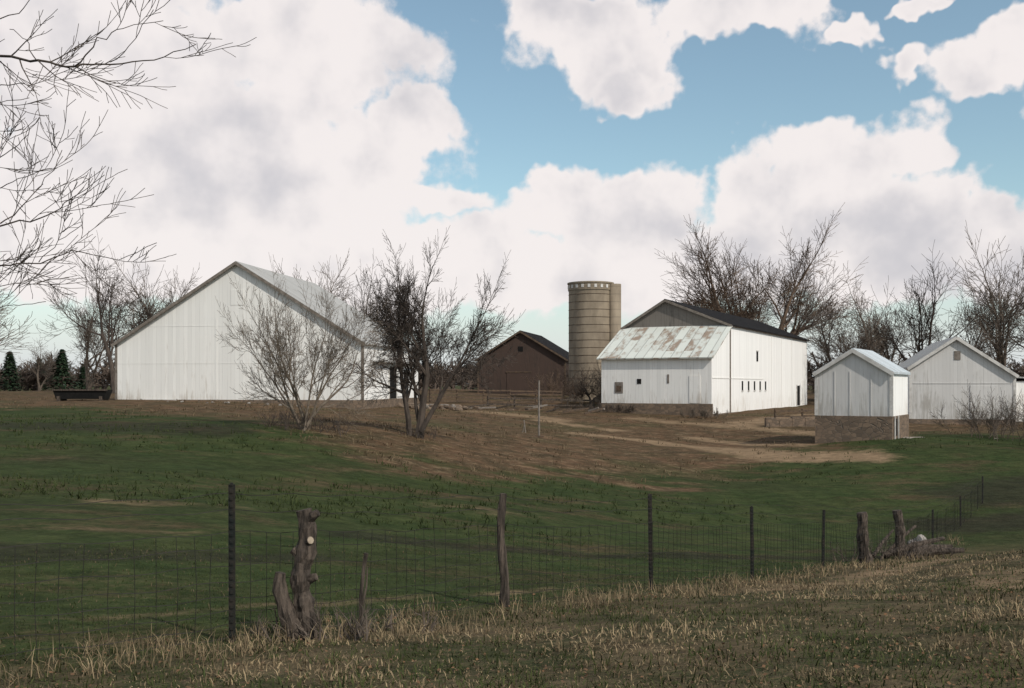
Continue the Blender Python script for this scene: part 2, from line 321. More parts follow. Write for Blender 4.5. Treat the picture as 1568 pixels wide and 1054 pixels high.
br=mix(nt,sstep(nt,nm,.35,.65),(.135,.083,.049),(.072,.054,.031)); br=mix(nt,sstep(nt,nb,.5,.7),br,(.075,.066,.032)); br=mix(nt,sstep(nt,nf,.55,.75),br,(.18,.125,.08))
br=mix(nt,mth(nt,'MULTIPLY',sstep(nt,nq,.52,.7),.6),br,(.2,.145,.09)); 
fb=sstep(nt,mth(nt,'ADD',s.outputs[0],mth(nt,'MULTIPLY',mth(nt,'SUBTRACT',nh,.5),1.9)),.25,.75); c=mix(nt,fb,c,br)
bk=mix(nt,sstep(nt,nm,.4,.62),(.05,.056,.025),(.13,.1,.058)); bk=mix(nt,sstep(nt,nf,.4,.7),bk,(.085,.064,.04)); c=mix(nt,s.outputs[2],c,bk)
ft=sstep(nt,mth(nt,'ADD',s.outputs[1],mth(nt,'MULTIPLY',mth(nt,'SUBTRACT',nm,.5),1.1)),.25,.75); c=mix(nt,ft,c,mix(nt,nf,(.3,.21,.13),(.2,.14,.085)))
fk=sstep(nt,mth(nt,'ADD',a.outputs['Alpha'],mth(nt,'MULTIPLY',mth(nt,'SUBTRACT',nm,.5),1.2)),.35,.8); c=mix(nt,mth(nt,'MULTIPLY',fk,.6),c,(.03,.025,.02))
c=mix(nt,1.,c,grey(nt,mth(nt,'ADD',.7,mth(nt,'MULTIPLY',sstep(nt,nq,.3,.7),.5))),'MULTIPLY')
c=mix(nt,mth(nt,'MULTIPLY',sstep(nt,nf,.6,.35),.5),c,mix(nt,1.,c,(.55,.55,.55),'MULTIPLY'))
nt.links.new(c,b.inputs['Base Color']); b.inputs['Specular IOR Level'].default_value=.05; b.inputs['Roughness'].default_value=1
bump(nt,b,mth(nt,'ADD',nf,mth(nt,'ADD',mth(nt,'MULTIPLY',nm,2.),mth(nt,'MULTIPLY',nq,1.5))),.08,.65); me.materials.append(m)
# ------------------------------------------------------------ bare trees
def rndv(): return Vector((random.gauss(0,1),random.gauss(0,1),random.gauss(0,1)))
def grow(T,p,d,L,r,lvl,P,mat):
    nseg=4 if lvl<2 else (3 if lvl<3 else 2); p=Vector(p); d=Vector(d).normalized(); pts=[p.copy()]; rad=[r]; ds=[d.copy()]
    for i in range(nseg):
        d=(d+rndv()*P['wob']+Vector((0,0,P['up']))).normalized(); p=p+d*(L/nseg); pts.append(p.copy()); rad.append(max(P['rmin'],r*(1-(i+1)/nseg*.5))); ds.append(d.copy())
    T.tube(pts,rad,7 if lvl==0 else (5 if lvl<2 else 3),mat,0,False)
    if lvl>=len(P['nc']): return
    nc=P['nc'][lvl]
    for k in range(nc):
        t=(.2+.8*(k+random.random())/nc) if lvl else (P['t0']+(1-P['t0'])*(k+random.random())/nc); t=min(t,.999)
        i=int(t*nseg); f=t*nseg-i; q=pts[i].lerp(pts[i+1],f); dd=ds[i+1]
        ax=dd.cross(rndv()).normalized(); ang=math.radians(random.uniform(*P['ang']))
        nd=Matrix.Rotation(ang,3,ax)@dd
        grow(T,q,nd,L*random.uniform(.45,.8)*(1.1-.35*t),max(P['rmin'],(rad[i]*(1-f)+rad[i+1]*f)*.6),lvl+1,P,mat)
    grow(T,pts[-1],ds[-1],L*.65,rad[-1]*.9,lvl+1,P,mat)
def treemesh(stems,P,mat,height,width,name,cx=0,pc=1):
    T=MB()
    for (p,d,L,r) in stems: grow(T,p,d,L,r,0,P,mat)
    V=np.array(T.v); hz=np.percentile(V[:,2],99.7); lo=np.percentile(V[:,0],pc); hi=np.percentile(V[:,0],100-pc)
    wx=max(hi-lo,.1); wy=max(np.percentile(V[:,1],99)-np.percentile(V[:,1],1),.1)
    fx=width/((wx+wy)/2) if pc==1 else width/wx
    V[:,2]*=height/hz; V[:,0]*=fx; V[:,1]*=fx
    V[:,0]+=(cx-(hi+lo)/2*fx)*np.clip(V[:,2]/height,0,1)
    T.v=[tuple(v) for v in V]; return T
PT=dict(wob=.12,up=.03,rmin=.006,nc=[4,4,4,4,3],t0=.3,ang=(24,52))
# mid dark tree (several stems)
random.seed(15)
st=[((0,0,0),(.12,.05,1),2.3,.15),((-.3,.1,0),(-.15,-.1,1),2.3,.11),((.1,-.1,.2),(.45,.2,1),2.2,.09),((0,.1,.4),(-.4,.2,1),2.1,.07)]
P=dict(PT,rmin=.0052,t0=.42,nc=[5,4,4,4,3],up=.015,wob=.1)
T=treemesh(st,P,M_bark,8.1,6.6,'bare_tree',.9,.3); o=T.obj('bare_tree'); o.location=(-4.05,45,H(-4.05,45)-.08)
random.seed(14)
st=[((random.uniform(-.3,.3),random.uniform(-.3,.3),0),(-.75+.3*i+random.uniform(-.1,.1),random.uniform(-.45,.45),1),2.0,random.uniform(.045,.075)) for i in range(6)]
P=dict(PT,rmin=.0045,nc=[4,4,3,3,2],t0=.25,up=.06)
T=treemesh(st,P,M_twig,6.2,6.4,'bare_tree',-.3,.4); o=T.obj('bare_tree'); o.location=(-8.24,42,H(-8.24,42)-.08)
# dry brush round the bases
def brush(name,cx,cy,rx,ry,nst,h,mat,seed=1,rmin=.006,nc=(4,3,3)):
    random.seed(seed); T=MB(); z0=H(cx,cy)
    for i in range(nst):
        x=random.uniform(-rx,rx); y=random.uniform(-ry,ry)
        grow(T,(x,y,H(cx+x,cy+y)-z0-.03),(random.gauss(0,.35),random.gauss(0,.35),1),h*random.uniform(.3,.55),.012+h*.003,0,dict(wob=.14,up=.05,rmin=rmin,nc=list(nc),t0=.15,ang=(20,55)),mat)
    o=T.obj(name); o.location=(cx,cy,z0); return o
brush('undergrowth',-8.2,41.8,1.6,.8,40,1.0,M_bark,3,.005,(3,3))
brush('undergrowth',-4.0,44.8,.7,.4,12,.6,M_bark,4,.005,(3,3))
# generic background trees
GEN=[]
for i in range(4):
    random.seed(20+i)
    P=dict(PT,rmin=.011,nc=[5,4,4,3,1],t0=.35,up=.05)
    st=[((0,0,0),(random.uniform(-.1,.1),0,1),4.2,.2)]
    if i%2: st.append(((0,.1,.0),(random.uniform(-.4,.4),.1,1),3.8,.14))
    T=treemesh(st,P,M_bark2 if i%2 else M_bark,10,8,'bare_tree')
    ob=T.obj('bare_tree'); GEN.append(ob.data); bpy.data.objects.remove(ob)
random.seed(5)
def bt(px,top,wpx,Y,g,name='bare_tree'):
    x=(px-784)/1600*Y; z=H(x,Y); h=(590-top)/1600*Y+EYE-z; w=wpx/1600*Y
    o=bpy.data.objects.new(name,GEN[g]); sc.collection.objects.link(o); o.location=(x,Y,z-.1); o.scale=(w/8,w/8,h/10); o.rotation_euler=(0,0,random.uniform(0,6.28)); return o
# large spreading tree behind the bank barn: own mesh
random.seed(35)
st=[((0,0,0),(-.02,0,1),5.5,.4),((0,0,1.0),(-.32,.1,1),5.5,.26),((0,.1,1.0),(.34,-.1,1),5.5,.26),((0,.1,1.5),(-.66,-.3,1),5,.2),((0,.1,1.5),(.7,.3,1),5,.2),((0,.1,1.2),(.1,.6,1),5,.18)]
T=treemesh(st,dict(PT,rmin=.0115,nc=[4,4,4,4,2],t0=.35,up=.025,wob=.09,ang=(22,50)),M_orange,21.5,23.5,'bare_tree',-.3,.3); o=T.obj('bare_tree'); o.location=(31.5,134,H(31,134)-.1)
for a_ in [(175,375,150,105,0),(245,405,110,112,1),(285,430,90,118,2),(135,430,90,120,3),(480,395,110,112,1),(540,400,120,108,0),
 (1275,450,110,118,2),(1330,430,120,122,3),(1405,400,150,110,0),(1475,440,100,112,2),(1535,372,120,98,1),(1610,400,130,98,0),(1365,455,90,128,1),
 (905,560,50,98,2),(860,550,60,112,0),(1690,420,150,90,2),(60,520,60,150,3),(-60,400,150,100,1)]: bt(*a_)
# distant tree line (one mesh of many little crowns)
def merged(name,items,srcs,mat):
    VV=[];FF=[];off=0
    for (x,y,h,w,g) in items:
        me0=srcs[g]; nv0=len(me0.vertices); co=np.empty(nv0*3); me0.vertices.foreach_get('co',co); co=co.reshape(-1,3)
        an=random.uniform(0,6.28); c_,s__=math.cos(an),math.sin(an); v=co.copy(); v[:,0]=(co[:,0]*c_-co[:,1]*s__)*w/8+x; v[:,1]=(co[:,0]*s__+co[:,1]*c_)*w/8+y; v[:,2]=co[:,2]*h/10+H(x,y)-.1
        VV.append(v); fl=np.empty(len(me0.loops),np.int32); me0.loops.foreach_get('vertex_index',fl); FF.append(fl.reshape(-1,4)+off); off+=nv0
    V=np.concatenate(VV); F=np.concatenate(FF); me=bpy.data.meshes.new(name); me.vertices.add(len(V)); me.vertices.foreach_set('co',V.ravel())
    me.loops.add(F.size); me.loops.foreach_set('vertex_index',F.ravel()); me.polygons.add(len(F)); me.polygons.foreach_set('loop_start',np.arange(len(F))*4); me.update(calc_edges=True)
    me.materials.append(mat); o=bpy.data.objects.new(name,me); sc.collection.objects.link(o); return o
random.seed(44)
small=[]
for i in range(2):
    T=treemesh([((0,0,0),(0,0,1),3,.2)],dict(PT,rmin=.045,nc=[5,4,3,2],t0=.15,ang=(25,55)),M_bark,10,8,'x'); ob=T.obj('x'); small.append(ob.data); bpy.data.objects.remove(ob)
it=[]
for i in range(190):
    Y=random.uniform(190,260); X=random.uniform(-150,150); it.append((X,Y,random.uniform(4.5,8),random.uniform(6,9),random.randint(0,1)))
for i in range(34):
    Y=random.uniform(125,165); X=random.uniform(.26,.62)*Y; it.append((X,Y,random.uniform(4,7),random.uniform(6,9),random.randint(0,1)))
for i in range(14):
    Y=random.uniform(128,150); X=random.uniform(-.09,.07)*Y; it.append((X,Y,random.uniform(3,4.5),random.uniform(4,7),random.randint(0,1)))
for i in range(16):
    Y=random.uniform(150,185); X=random.uniform(-.52,-.39)*Y; it.append((X,Y,random.uniform(3,4.5),random.uniform(5,8),random.randint(0,1)))
M_far=noisy('far_branches',(.14,.105,.082),(.09,.07,.058),.3,1,0)
merged('distant_tree_line',it,small,M_far)
# evergreens
M_needle=noisy('needles',(.012,.026,.013),(.022,.037,.017),2,.9,0)
def conifer(x,y,h,w,seed):
    random.seed(seed); T=MB(); T.tube([(0,0,0),(0,0,h*.95)],[h*.02,.02],6,M_bark)
    for i in range(1300):
        t=random.random()**.8; z=h*(.08+.92*t); R=w/2*(1-t)**.85*random.uniform(.6,1.25); an=random.uniform(0,6.28)+int(t*12)
        rr=R*random.uniform(.3,1); c_,s__=math.cos(an),math.sin(an); p=Vector((c_*rr,s__*rr,z-rr*.25)); q=.2*h**.5*random.uniform(.6,1.3)
        T.poly([p+Vector((-s__,c_,.1))*q*.4,p-Vector((-s__,c_,.1))*q*.4,p+Vector((c_,s__,-.35))*q+rndv()*.1],M_needle)
    o=T.obj('conifer_tree'); o.location=(x,y,H(x,y)-.1)
for i,(px,top,w_,Y) in enumerate([(15,537,50,148),(95,534,52,146),(60,548,34,160),(-30,545,40,165),(128,556,28,170)]):
    x=(px-784)/1600*Y; conifer(x,Y,(590-top)/1600*Y+EYE-H(x,Y),w_/1600*Y,60+i)
brush('thicket',10.2,97,2.2,2,30,4.2,M_twig,8,.012)
brush('thicket',5.0,100,2.0,2,22,3.2,M_orange,9,.012)
brush('thicket',26.5,57.5,1.6,3,30,2.6,M_bark2,10,.007)
brush('thicket',27,50,2.2,3,34,2.4,M_twig,11,.007)
brush('thicket',8.5,84,3.4,.5,40,.9,M_bark2,12,.008)
brush('thicket',14.5,79.5,1.5,.6,24,.9,M_twig,13,.008)
# ------------------------------------------------------------ overhanging tree at the left
random.seed(77)
def W3(px,py,Y): return ((px-784)/1600*Y,Y,EYE+(590-py)/1600*Y)
T=MB(); bx,by=-8.6,12.2; bz=H(bx,by)
T.tube([(bx,by,bz-.2),(bx+.05,by,bz+.6),(bx,by,bz+3),(bx-.1,by,bz+5.5),(bx,by,bz+8),(bx+.1,by,bz+11)],[.34,.26,.23,.19,.13,.05],12,M_bark,.05)
PO=dict(wob=.09,up=.04,rmin=.0035,nc=[3,2],t0=.2,ang=(20,45))
limbs=[([(-150,150),(-60,75),(0,86),(60,95),(115,103),(170,98),(235,92),(300,68)],11.3,.022),
([(115,103),(150,62),(190,42),(250,32)],11.3,.009),([(60,95),(40,60),(15,45)],11.3,.007),
([(-150,140),(-40,40),(30,20),(60,-20)],11.6,.014),([(170,98),(205,60),(235,15)],11.3,.006),([(-60,150),(0,130),(60,128),(110,105)],12,.008),
([(-150,260),(-60,170),(0,158),(45,150)],11.8,.01),([(-150,300),(-60,262),(0,242),(35,215),(60,180)],11.2,.011),
([(-150,400),(-60,350),(0,345),(60,335),(100,312),(160,268)],11.5,.016),([(0,345),(40,310),(80,260),(95,230)],11.5,.008),
([(-150,420),(-60,400),(0,405),(60,402),(110,382),(180,398),(240,372)],11.9,.014),([(60,402),(90,370),(125,345)],11.9,.006),
([(-150,480),(-40,455),(0,440),(45,428),(90,436)],11.3,.009),([(-60,300),(0,290),(40,270),(80,258)],11.6,.008),([(-60,490),(0,470),(30,468),(70,462)],11.6,.006)]
for pl,Y,r in limbs:
    pts=[Vector(W3(px,py,Y+.35*math.sin(px*.02+py*.03))) for px,py in pl]
    if pl[0][0]<=-150: pts=[Vector((bx,by,pts[0].z-.3))]+pts
    fine=[]
    for i in range(len(pts)-1):
        for k in range(4):
            t=k/4; fine.append(pts[i].lerp(pts[i+1],t)+rndv()*.01)
    fine.append(pts[-1]); nF=len(fine); rad=[max(.004,r*(1-.8*i/(nF-1))) for i in range(nF)]
    T.tube(fine,rad,5,M_bark,0,False)
    for i in range(3,nF-1,1):
        if random.random()<.36:
            dd=(fine[i+1]-fine[i-1]).normalized(); s2=random.choice((-1,1)); ax=Vector((random.gauss(0,.4),1,random.gauss(0,.3))).normalized()
            nd=Matrix.Rotation(math.radians(random.uniform(25,50))*s2,3,ax)@dd
            grow(T,fine[i],nd+Vector((0,0,.1)),random.uniform(.25,.6),rad[i]*.55,0,PO,M_bark)
T.obj('bare_tree')
# ------------------------------------------------------------ wire fence
random.seed(9)
def fz(x,y): return H(x,y)
e=empty('wire_fence',(0,0,0))
def tpost(x,y,h):
    p=MB(); z=fz(x,y); lx,ly=random.uniform(-.015,.015),random.uniform(-.02,.02)
    def sl(z_): return (lx*z_,ly*z_)
    t0=z-.15; t1=z+h; ox,oy=sl(h)
    for (a0,a1,b0,b1) in ((-.028,.028,-.004,.004),(-.004,.004,.004,.04)):
        p.hexa([(x+a0,y+b0,t0),(x+a1,y+b0,t0),(x+a1,y+b1,t0),(x+a0,y+b1,t0)],[(x+a0+ox,y+b0+oy,t1),(x+a1+ox,y+b0+oy,t1),(x+a1+ox,y+b1+oy,t1),(x+a0+ox,y+b1+oy,t1)],M_steel)
    for k in range(int(h/.06)):
        zz=z+.05+k*.06; ox,oy=sl(zz-z); p.box(x+ox-.012,x+ox+.012,y+oy-.016,y+oy-.004,zz,zz+.025,M_steel)
    return p
def wpost(x,y,h,r,lean=(0,0),mat=M_wood,k=16,knots=()):
    p=MB(); z=fz(x,y); npt=18; pts=[];rad=[]
    for i in range(npt):
        t=i/(npt-1); pts.append((x+lean[0]*t+.02*math.sin(t*7+x),y+lean[1]*t,z-.15+(h+.15)*t)); rad.append(r*(1.15-.3*t)*(1+.08*math.sin(t*17+x*3)))
    p.tube(pts,rad,k,mat,.12); return p
tp=[(2,1.32),(4,1.3),(5,1.2),(6,1.15),(9,1.0),(10,1.0),(11,1.0)]
for i,h in tp: tpost(FEN[i][0],FEN[i][1],h).obj('steel_post',e)
wpost(FEN[3][0],FEN[3][1],1.27,.048,(-.01,0)).obj('wooden_post',e)
wpost(FEN[7][0],FEN[7][1],1.12,.12,(-.12,0)).obj('wooden_post',e)
wpost(FEN[8][0],FEN[8][1],1.15,.12,(-.1,0)).obj('wooden_post',e)
wpost(FEN[1][0],FEN[1][1],1.3,.06).obj('wooden_post',e); wpost(FEN[0][0],FEN[0][1],1.3,.06).obj('wooden_post',e)
wm=MB()
heights=[.05,.15,.26,.38,.51,.65,.8,.92]
for a_,b_ in zip(FEN[:11],FEN[1:12]):
    Ls=math.hypot(b_[0]-a_[0],b_[1]-a_[1]); nn=max(3,int(Ls/.16)); ptsx=[]
    sag=[random.uniform(-.05,.05) for _ in range(10)]
    for i in range(nn+1):
        t=i/nn; ptsx.append((a_[0]+(b_[0]-a_[0])*t+.03*math.sin(i*.7),a_[1]+(b_[1]-a_[1])*t))
    zs=[fz(*p) for p in ptsx]
    z0=zs[0];z1=zs[-1]
    for hi,h in enumerate(heights+[1.1,1.24]):
        P3=[(p[0],p[1],(zs[i]*.5+(z0+(z1-z0)*i/nn)*.5)+h-(.02+abs(sag[hi]))*math.sin(math.pi*i/nn)+.012*math.sin(i*1.3+hi)) for i,p in enumerate(ptsx)]
        wm.tube(P3,[.0032]*len(P3),3,M_wire,0,False)
        if hi==0: low=P3
        if hi==7: top=P3
    for i in range(nn+1): wm.tube([low[i],((low[i][0]+top[i][0])/2+random.uniform(-.025,.025),(low[i][1]+top[i][1])/2,(low[i][2]+top[i][2])/2),top[i]],[.0028]*3,3,M_wire,0,False)
wm.obj('woven_wire',e)
# gnarled old trunk post
sx_,sy_=-1.78,8.95; z=fz(sx_,sy_); s=MB()
s.tube([(sx_+.03*math.sin(i*.4),sy_,z-.1+i*.05) for i in range(25)],[.13,.12,.1,.09,.085,.08,.082,.078,.09,.082,.07,.078,.088,.08,.07,.072,.085,.09,.078,.07,.074,.08,.07,.066,.062],18,M_wood,.13)
s.tube([(sx_+.0,sy_-.02,z+.0),(sx_-.06,sy_-.04,z+.08),(sx_-.11,sy_-.05,z+.16),(sx_-.14,sy_-.06,z+.25),(sx_-.17,sy_-.06,z+.33),(sx_-.2,sy_-.05,z+.42),(sx_-.2,sy_-.05,z+.5),(sx_-.19,sy_-.05,z+.57)],[.09,.08,.075,.072,.062,.065,.055,.042],14,M_wood,.15)
s.tube([(sx_+.03,sy_,z+1.0),(sx_+.09,sy_-.04,z+1.06),(sx_+.13,sy_-.05,z+1.08)],[.045,.04,.03],10,M_wood,.15)
s.tube([(sx_+.02,sy_-.02,z+.83),(sx_+.07,sy_-.08,z+.85)],[.045,.033],10,M_wood,.05,False); s.tube([(sx_+.07,sy_-.08,z+.85),(sx_+.073,sy_-.083,z+.851)],[.033,.03],10,M_cut,.02)
s.tube([(sx_-.02,sy_,z+.7),(sx_-.1,sy_-.02,z+.76)],[.045,.03],8,M_wood,.15)
s.tube([(sx_+.02,sy_,z+.5),(sx_+.11,sy_-.03,z+.53)],[.045,.03],8,M_wood,.15)
s.obj('gnarled_trunk_post')
s=MB(); x,y=-1.33,9.25; z=fz(x,y); s.tube([(x,y,z-.1),(x-.01,y,z+.3),(x+.02,y,z+.6),(x+.04,y,z+.72)],[.022,.02,.018,.02],8,M_wood,.08)
s.tube([(x,y,z+.25),(x+.04,y,z+.42),(x+.05,y,z+.6)],[.012,.01,.006],6,M_wood,.05); s.obj('fence_stake')
brush('weeds',-1.65,8.9,.45,.15,22,.4,M_bark2,15,.0018,(3,2))
brush('weeds',-1.0,9.6,.3,.2,8,.35,M_bark2,16,.0018,(3,2))
brush('weeds',8.7,24.5,1.4,.6,30,.8,M_bark2,17,.003,(3,3))
def rock(name,x,y,r,m,seed,zs=.7):
    random.seed(seed)
    import bmesh
    bm=bmesh.new(); bmesh.ops.create_icosphere(bm,subdivisions=3,radius=r)
    ph=[random.uniform(0,6) for _ in range(6)]
    for v in bm.verts:
        c=v.co/r; k=1+.25*math.sin(3*c.x+ph[0])*math.sin(2.5*c.y+ph[1])+.14*math.sin(6*c.z+ph[2]+3*c.x)+.08*math.sin(9*c.y+ph[3]); v.co*=k; v.co.z*=zs
    me=bpy.data.meshes.new(name); bm.to_mesh(me); bm.free(); me.materials.append(m); o=bpy.data.objects.new(name,me); o.location=(x,y,H(x,y)+r*zs*.5); o.rotation_euler=(0,0,random.uniform(0,6)); sc.collection.objects.link(o); return o
M_pale=noisy('pale_limestone',(.34,.31,.28),(.12,.11,.1),3,.9,.03)
rock('limestone_boulder',10.6,27.2,.22,M_pale,3,1.2)
rock('paper_litter',-.25,6.25,.05,M_trim,6,.5)
s=MB()
for (x,y,dx,dy,dz,r) in [(8.9,25,1.6,.4,.35,.08),(9.6,25.4,1.3,-.2,.15,.1),(9.3,25.9,.9,.5,.6,.05),(8.5,24.6,.8,.9,.5,.045),(10.1,26.4,1.1,.2,.1,.11)]:
    z=H(x,y)+.08; s.tube([(x,y,z),(x+dx*.5,y+dy*.5,z+dz*.5+.04),(x+dx,y+dy,z+dz)],[r,r*.9,r*.6],8,M_wood,.12)
s.obj('fallen_logs')
# field pole
s=MB(); x,y=1.42,55; z=H(x,y); s.tube([(x,y,z-.2),(x,y,z+3.0)],[.06,.05],10,M_pole); s.beam((x-.3,y-.07,z+.06),(x+.25,y-.07,z+.06),.06,.08,M_rail); s.obj('wooden_pole')
s=MB(); x,y=.75,57; z=H(x,y); s.tube([(x,y,z-.1),(x-.1,y,z+.7)],[.035,.03],8,M_pole); s.tube([(x-.2,y,z-.1),(x-.06,y,z+.45)],[.03,.03],8,M_pole); s.obj('broken_stake')
# rail fences in the yard
def rails(name,pts,h,nr,mat):
    s=MB(); P3=[(x,y,H(x,y)) for x,y in pts]
    for p in P3: s.tube([(p[0],p[1],p[2]-.1),(p[0],p[1],p[2]+h)],[.08,.07],8,mat,.05)
    for p,q in zip(P3[:-1],P3[1:]):
        for k in range(nr):
            zz=h*(k+.6)/nr; s.beam((p[0],p[1]-.1,p[2]+zz),(q[0],q[1]-.1,q[2]+zz+random.uniform(-.08,.08)),.05,.13,mat)
    return s.obj(name)
random.seed(2)
rails('rail_fence',[(-7.4+i*2.4,94+.6*i) for i in range(6)],1.3,4,M_rail)
rails('rail_fence',[(-2+i*2.2,86+.2*i) for i in range(5)],1.0,2,M_wood)
rails('rail_fence',[(18.5+i*2.0,73.5+.3*i) for i in range(4)],1.1,3,M_rail)
# feed trough left of the barn, stone heap, slabs
s=MB(); x,y=-30.6,74.5; z=H(x,y); s.hexa([(x-1.7,y-.5,z+.1),(x+1.7,y-.5,z+.1),(x+1.7,y+.5,z+.1),(x-1.7,y+.5,z+.1)],[(x-1.9,y-.6,z+.75),(x+1.9,y-.6,z+.75),(x+1.9,y+.6,z+.75),(x-1.9,y+.6,z+.75)],M_hole)
for k in (-1.5,1.5): s.box(x+k-.1,x+k+.1,y-.64,y+.64,z-.05,z+.3,M_wood)
s.box(x-1.98,x+1.98,y-.68,y-.6,z+.68,z+.8,M_wood); s.obj('feed_trough')
s=MB()
for i in range(90):
    x=random.gauss(-6.0,1.9); y=random.gauss(82,1.2); r=random.uniform(.12,.38); z=H(x,y)+random.uniform(-.1,.2)
    s.tube([(x-r,y,z),(x-r*.4,y,z+r*.1),(x+r*.5,y,z),(x+r,y,z-.05)],[r*.3,r*.6,r*.55,r*.25],7,random.choice((M_pole,M_stone,M_rail,M_rail)),.2)
s.obj('rubble_pile')
s=MB(); z=1.65-3.05; s.box(21.3,26.2,56.5,58.2,z-.6,z+.02,M_stone); s.box(21.2,26.3,56.4,58.3,z+.02,z+.17,M_conc); s.obj('stone_platform')
s=MB(); 
for i in range(9):
    x0=17.4+i*.9; zz=H(x0,72); s.box(x0,x0+.87,71.5+i*.02,72+i*.02,zz-.5,zz+.62+random.uniform(-.06,.06),M_stone)
s.obj('stone_wall')
s=MB()
for i in range(14):
    x=-3.5+i*.8+random.uniform(-.3,.3); y=80+random.uniform(-2.5,3); z=H(x,y); s.beam((x,y,z+.12),(x+random.uniform(.6,2.2),y+random.uniform(-.5,.5),z+random.uniform(.1,.5)),.2,.12,random.choice((M_rail,M_pole,M_wood)))
s.obj('lumber_scraps')
# stones at left barn foot
s=MB()
for i in range(16):
    x=random.uniform(-24,-13); y=73.4-(x+27)*.15+random.uniform(-1.6,.1); z=H(x,y); r=random.uniform(.03,.11); s.tube([(x-r,y,z+.02),(x,y,z+.03),(x+r,y,z+.02)],[r*.4,r*.8,r*.4],6,M_pale,.3)
s.obj('scattered_stones')
# ------------------------------------------------------------ grass blades (one mesh)
def blades(name,cx,cy,ln,wd,spread,mat,seed,cols):
    r=np.random.default_rng(seed); n=len(cx); an=r.uniform(0,2*np.pi,n); lean=np.abs(r.normal(0,spread,n)); z=Hn(cx,cy)
    dx,dy=np.cos(an),np.sin(an); v=np.zeros((n,5,3))
    wa=r.uniform(0,2*np.pi,n); px,py=np.cos(wa),np.sin(wa)
    base=np.stack([cx,cy,z-.01],-1); dirh=np.stack([dx,dy,0*dx],-1); w=np.stack([px,py,0*px],-1)*wd[:,None]
    l1=np.clip(lean,0,1.3); l2=np.clip(lean*1.8+.2,0,1.65)
    mid=base+dirh*(np.sin(l1)*ln*.55)[:,None]+np.array([0,0,1])*(np.cos(l1)*ln*.55)[:,None]
    tip=mid+dirh*(np.sin(l2)*ln*.45)[:,None]+np.array([0,0,1])*(np.cos(l2)*ln*.45)[:,None]
    v[:,0]=base-w; v[:,1]=base+w; v[:,2]=mid+w*.7; v[:,3]=mid-w*.7; v[:,4]=tip
    me=bpy.data.meshes.new(name); me.vertices.add(n*5); me.vertices.foreach_set('co',v.ravel())
    b0=np.arange(n)[:,None]*5; lp=np.concatenate([b0+np.array([0,1,2,3]),b0+np.array([3,2,4])],1)
    me.loops.add(n*7); me.loops.foreach_set('vertex_index',lp.ravel()); me.polygons.add(n*2)
    ls=np.stack([np.arange(n)*7,np.arange(n)*7+4],-1); me.polygons.foreach_set('loop_start',ls.ravel()); me.update(calc_edges=True)
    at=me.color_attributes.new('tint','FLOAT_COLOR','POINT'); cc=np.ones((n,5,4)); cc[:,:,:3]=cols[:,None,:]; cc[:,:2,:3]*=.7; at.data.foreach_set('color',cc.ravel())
    me.materials.append(mat); o=bpy.data.objects.new(name,me); sc.collection.objects.link(o)
m,nt,b=newmat('grass_blades'); a=N(nt,'ShaderNodeAttribute',attribute_name='tint'); nt.links.new(a.outputs['Color'],b.inputs['Base Color']); b.inputs['Specular IOR Level'].default_value=.05; M_blade=m
def nz(x,y,s,ph): return .5+.25*(np.sin(x*s+ph+1.7*np.sin(y*s*.7+ph))+np.sin(y*s*1.3+2*ph+1.3*np.sin(x*s*.6)))
def scatter(nclump,per,rad,seed,ymax=26,dmin=-99,dmax=.3,y0=2.8):
    r=np.random.default_rng(seed)
    Y=y0*np.exp(r.uniform(0,np.log(ymax/y0),nclump*3)); X=r.uniform(-.62,.75,nclump*3)*Y
    fd=fdist(X,Y); k=(fd<dmax)&(fd>dmin); X=X[k][:nclump]; Y=Y[k][:nclump]
    n=len(X); rr=rad*(1+Y/14)
    cx=(X[:,None]+r.normal(0,1,(n,per))*rr[:,None]); cy=(Y[:,None]+r.normal(0,1,(n,per))*rr[:,None])
    return cx.ravel(),cy.ravel(),np.repeat(np.arange(n),per)
r=np.random.default_rng(3)
tanc=np.array([.36,.275,.165]); tan2=np.array([.16,.12,.075]); grn=np.array([.042,.056,.021]); grn2=np.array([.08,.09,.034])
cx,cy,ci=scatter(11000,15,.06,1); k=r.random(len(cx)); pt=nz(cx,cy,.8,.5)*.5+nz(cx,cy,2.3,1.5)*.5
cl=r.random(ci.max()+1)[ci]; side=np.clip((2-cx)/8,0,1)*.06; far_=np.clip((cy-10)/12,0,1)*.18; gs=(cl*.45+pt*1.0+k*.15+side-far_)>.84  # side: greener towards the left, the bank's shade put into blade colour
br_=nz(cx,cy,1.6,4.)[:,None]*.5+.75
t=r.random((len(cx),1)); col=np.where(gs[:,None],grn*(1-t)+grn2*t,tanc*t+tan2*(1-t))*r.uniform(.6,1.15,(len(cx),1))*br_
ln=r.uniform(.03,.12,len(cx))*(.4+1.3*cl**3)*np.where(gs,.7,1); blades('verge_grass',cx,cy,ln,.0026+.00022*cy+r.uniform(0,.002,len(cx)),1.25,M_blade,5,col)
# taller dry tufts along the fence
cx,cy,ci=scatter(1300,16,.05,2,32,-.9,.3); t=r.random((len(cx),1)); col=(tanc*t+tan2*(1-t))*r.uniform(.6,1.1,(len(cx),1))
blades('tall_dry_grass',cx,cy,r.uniform(.08,.26,len(cx)),.0018+.0002*cy,.65,M_blade,6,col)
# short pasture grass just past the fence
cx,cy,ci=scatter(6000,8,.07,4,24,.1,7); t=r.random((len(cx),1)); col=(grn*t+np.array([.054,.066,.025])*(1-t))
k=r.random(len(cx))<.1; col[k]=tan2*.8
blades('pasture_grass',cx,cy,r.uniform(.02,.06,len(cx)),.002+.00025*cy,.7,M_blade,8,col)
